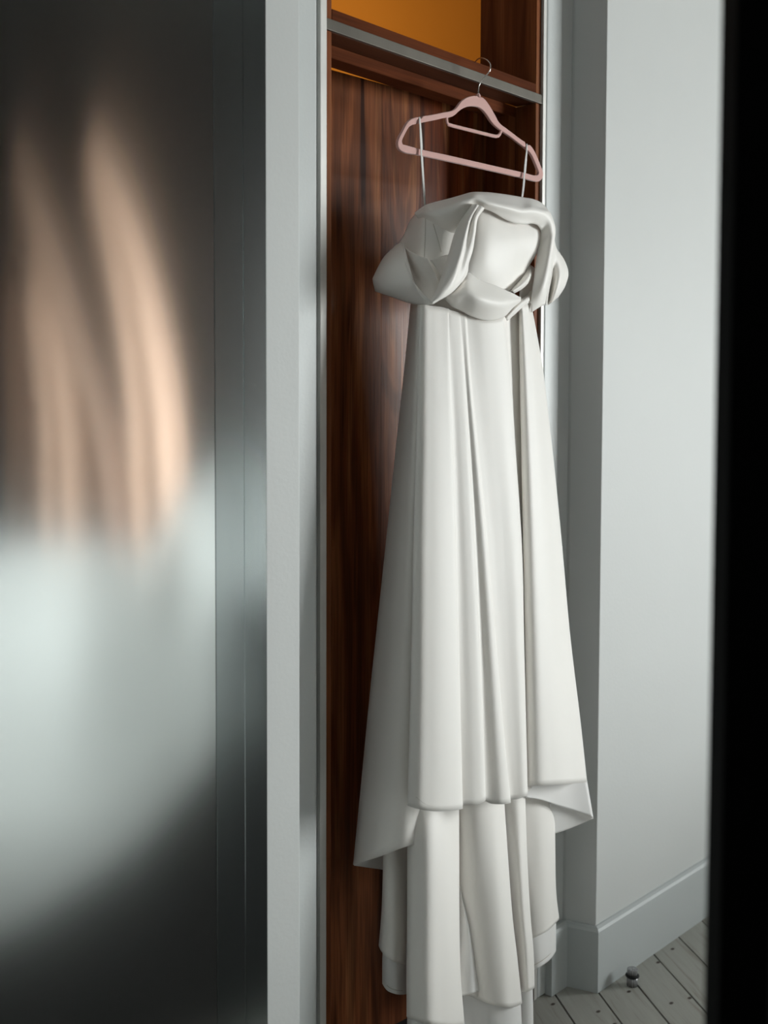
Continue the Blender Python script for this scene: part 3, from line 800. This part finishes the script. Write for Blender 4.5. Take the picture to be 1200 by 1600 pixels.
# turned-back corner between the two broad folds
train('train_turnback', [
    [(712,1380,-.084),(714,1450,-.086),(714,1510,-.090),(714,1556,-.092)],
    [(718,1385,-.092),(723,1450,-.098),(724,1510,-.102),(724,1555,-.104)],
    [(718.5,1388,-.096),(730,1450,-.108),(735,1510,-.112),(737,1552,-.114)],
    [(719,1392,-.094),(733,1450,-.104),(743,1510,-.108),(751,1547.5,-.108)]], L_)
# second broad fold
train('train_fold', [
    [(712,1235,-.080),(713,1330,-.082),(714,1430,-.084),(716,1500,-.084),(720,1552,-.084)],
    [(722,1235,-.094),(722,1330,-.096),(725,1430,-.096),(732,1500,-.096),(740,1558,-.096)],
    [(742,1235,-.112),(743,1330,-.118),(747,1430,-.120),(752,1500,-.122),(758,1566,-.122)],
    [(766,1235,-.120),(770,1330,-.132),(776,1430,-.140),(782,1500,-.144),(786,1573.5,-.146)],
    [(780,1235,-.116),(786,1330,-.128),(793,1430,-.138),(799,1500,-.142),(804,1573,-.144)],
    [(786,1235,-.106),(792.5,1330,-.116),(800,1430,-.124),(808,1500,-.128),(815,1567,-.130)],
    [(782,1235,-.094),(787,1330,-.098),(794,1430,-.102),(801,1500,-.104),(807,1564,-.106)]])
train('train_lining', [
    [(722,1520,-.080),(722,1560,-.080),(718,1580,-.080),(716,1690,-.080)],
    [(740,1520,-.094),(744,1570,-.094),(746,1610,-.094),(748,1700,-.094)],
    [(762,1520,-.112),(766,1575,-.114),(768,1620,-.116),(770,1708,-.118)],
    [(790,1520,-.126),(796,1575,-.130),(799,1620,-.132),(802,1706,-.134)],
    [(808,1520,-.116),(813,1570,-.118),(815,1610,-.120),(817,1700,-.122)],
    [(803,1520,-.100),(806,1565,-.100),(808,1600,-.100),(810,1690,-.100)]], L_)
# narrow fold right of it
train('train_fold', [
    [(780,1235,-.078),(786,1330,-.080),(794,1430,-.082),(800,1490,-.082),(806,1548,-.082)],
    [(792,1235,-.092),(797,1330,-.096),(804,1430,-.098),(810,1490,-.100),(814,1550,-.100)],
    [(806,1235,-.102),(810,1330,-.110),(816,1430,-.116),(821,1490,-.118),(824,1549,-.120)],
    [(816,1235,-.100),(819,1330,-.106),(824,1430,-.112),(830,1490,-.114),(832,1545.5,-.114)],
    [(819.5,1235,-.090),(822.5,1330,-.094),(828,1430,-.098),(833,1490,-.100),(834.5,1541,-.102)],
    [(814,1235,-.076),(816,1330,-.078),(822,1430,-.080),(827,1490,-.082),(829,1539,-.084)]])
train('train_lining', [
    [(806,1500,-.080),(808,1560,-.080),(808,1690,-.080)],
    [(816,1500,-.096),(817,1560,-.098),(818,1694,-.098)],
    [(826,1500,-.104),(828,1560,-.106),(829,1692,-.106)],
    [(830,1500,-.096),(832,1560,-.098),(833.5,1688,-.098)],
    [(826,1500,-.080),(827,1560,-.080),(828,1684,-.080)]], L_)
# flat back panel on the right
train('train_panel', [
    [(810,1230,-.062),(814,1320,-.064),(820,1400,-.064),(826,1468,-.064)],
    [(824,1230,-.070),(828,1320,-.072),(832,1400,-.074),(836,1464,-.074)],
    [(842,1230,-.076),(844,1320,-.080),(847,1400,-.082),(849,1458,-.082)],
    [(860,1230,-.072),(860.5,1320,-.076),(862,1400,-.078),(864,1446,-.078)],
    [(866,1230,-.062),(866.5,1320,-.064),(868.5,1400,-.066),(872.5,1434,-.066)],
    [(860,1230,-.050),(861,1320,-.052),(862,1400,-.052),(864,1436,-.052)]])
train('train_lining', [
    [(818,1420,-.054),(822,1470,-.056),(828,1517,-.056)],
    [(838,1420,-.066),(840,1465,-.068),(842,1511,-.068)],
    [(856,1420,-.066),(857,1455,-.068),(859,1499,-.068)],
    [(867,1420,-.058),(868,1450,-.060),(868,1485,-.060)],
    [(862,1420,-.046),(863,1450,-.048),(863,1488,-.048)]], L_)
tube('hem_stitch', [at(x, y, d) for x, y, d in cr([(830,1510,-.066),(842,1504,-.0705),(857,1493,-.0705),(867,1481,-.062)], 20)], 0.0006, MAT['seam'], dr, 6)
tube('hem_stitch', [at(x, y, d) for x, y, d in cr([(600,1533,-.0245),(607,1542,-.0435),(618,1547,-.0545),(629,1548,-.0515)], 20)], 0.0006, MAT['seam'], dr, 6)

# ------------------------------------------------------------------ the room behind the camera, seen only as a blur in the mirror
bd = empty('bed', (2.2, -2.3, 0), 'unmade bed heaped with white duvet, blurred in the smoked mirror', 'bed')
def AM(x, y, Y):
    p = at_mirrored(x, y, Y); p.z = max(p.z, 0.03); return p
loft('duvet', [
    [(-220,860,-1.25),(-220,960,-1.22),(-220,1040,-1.18),(-220,1200,-1.10),(-220,1400,-1.02),(-220,1520,-0.98)],
    [(-100,855,-1.70),(-100,960,-1.66),(-100,1040,-1.58),(-100,1200,-1.42),(-100,1380,-1.24),(-100,1490,-1.14)],
    [(20,850,-2.15),(20,960,-2.08),(20,1040,-1.95),(20,1190,-1.68),(20,1340,-1.36),(20,1450,-1.24)],
    [(130,845,-2.58),(130,950,-2.48),(130,1030,-2.25),(130,1170,-1.84),(130,1300,-1.48),(130,1390,-1.36)],
    [(230,850,-2.78),(230,910,-2.68),(230,1000,-2.35),(230,1120,-1.95),(230,1240,-1.62),(230,1320,-1.52)],
    [(290,760,-3.10),(290,830,-2.95),(290,940,-2.55),(290,1080,-2.05),(290,1180,-1.72),(290,1240,-1.62)],
    [(350,720,-3.20),(350,810,-3.10),(350,930,-2.62),(350,1040,-2.20),(350,1110,-1.95),(350,1170,-1.85)],
    [(420,740,-3.25),(420,820,-3.12),(420,930,-2.70),(420,1030,-2.30),(420,1090,-2.10),(420,1130,-2.00)]], MAT['duvet'], bd, 6, 40, 0.02, AM)
box('light_blocker', (3.05, 4.9, -2.8, -1.35, 0.0125, 0.47), MAT['rug'], bd, 0.03)  # added unseen box, keeps low window light off the lower dress and floor
tag(prism('rug', [(0.0, -3.6), (4.2, -3.6), (4.2, -0.95), (2.6, -0.55), (0.0, -0.55)], 0.0005, 0.012, MAT['rug']), 'dark charcoal rug under the white bed, reflected low in the mirror', 'rug')
cu = empty('peach_curtain', tuple(AM(150, 500, -4.1)), 'peach curtain gathered in long tapering folds, blurred in the mirror', 'curtain')
def streak(top, path, wid, Y):
    ribs = [[], [], [], [], []]
    for (x, y), wd in zip(path, wid):
        for i, (u, dy) in enumerate(((-.5, .09), (-.25, .02), (0, .03), (.25, -.04), (.5, -.05))):
            ribs[i].append((x + u * wd, y, Y + dy))
    p = AM(path[0][0], path[0][1] + 4, Y)
    tube('curtain_cord', [tuple(p), (p.x, p.y, ZC)], 0.003, MAT['rubber'], cu, 6)
    return loft('curtain_fold', ribs, MAT['peach'], cu, 4, 40, 0.004, AM)
streak(None, [(22,215),(45,300),(68,380),(95,480),(122,580),(150,700),(165,850),(172,1010)], [8,32,46,58,70,90,110,130], -4.20)
streak(None, [(140,205),(160,270),(182,340),(206,430),(226,530),(242,640),(252,850),(256,960)], [10,44,60,72,80,86,92,96], -4.12)
streak(None, [(45,440),(62,490),(80,560),(92,640),(98,740),(100,850),(100,1010)], [10,40,54,60,66,76,80], -4.04)
streak(None, [(15,430),(18,500),(28,580),(34,680),(36,850),(36,1010)], [10,30,40,46,54,60], -4.08)

print('planks', ncount)
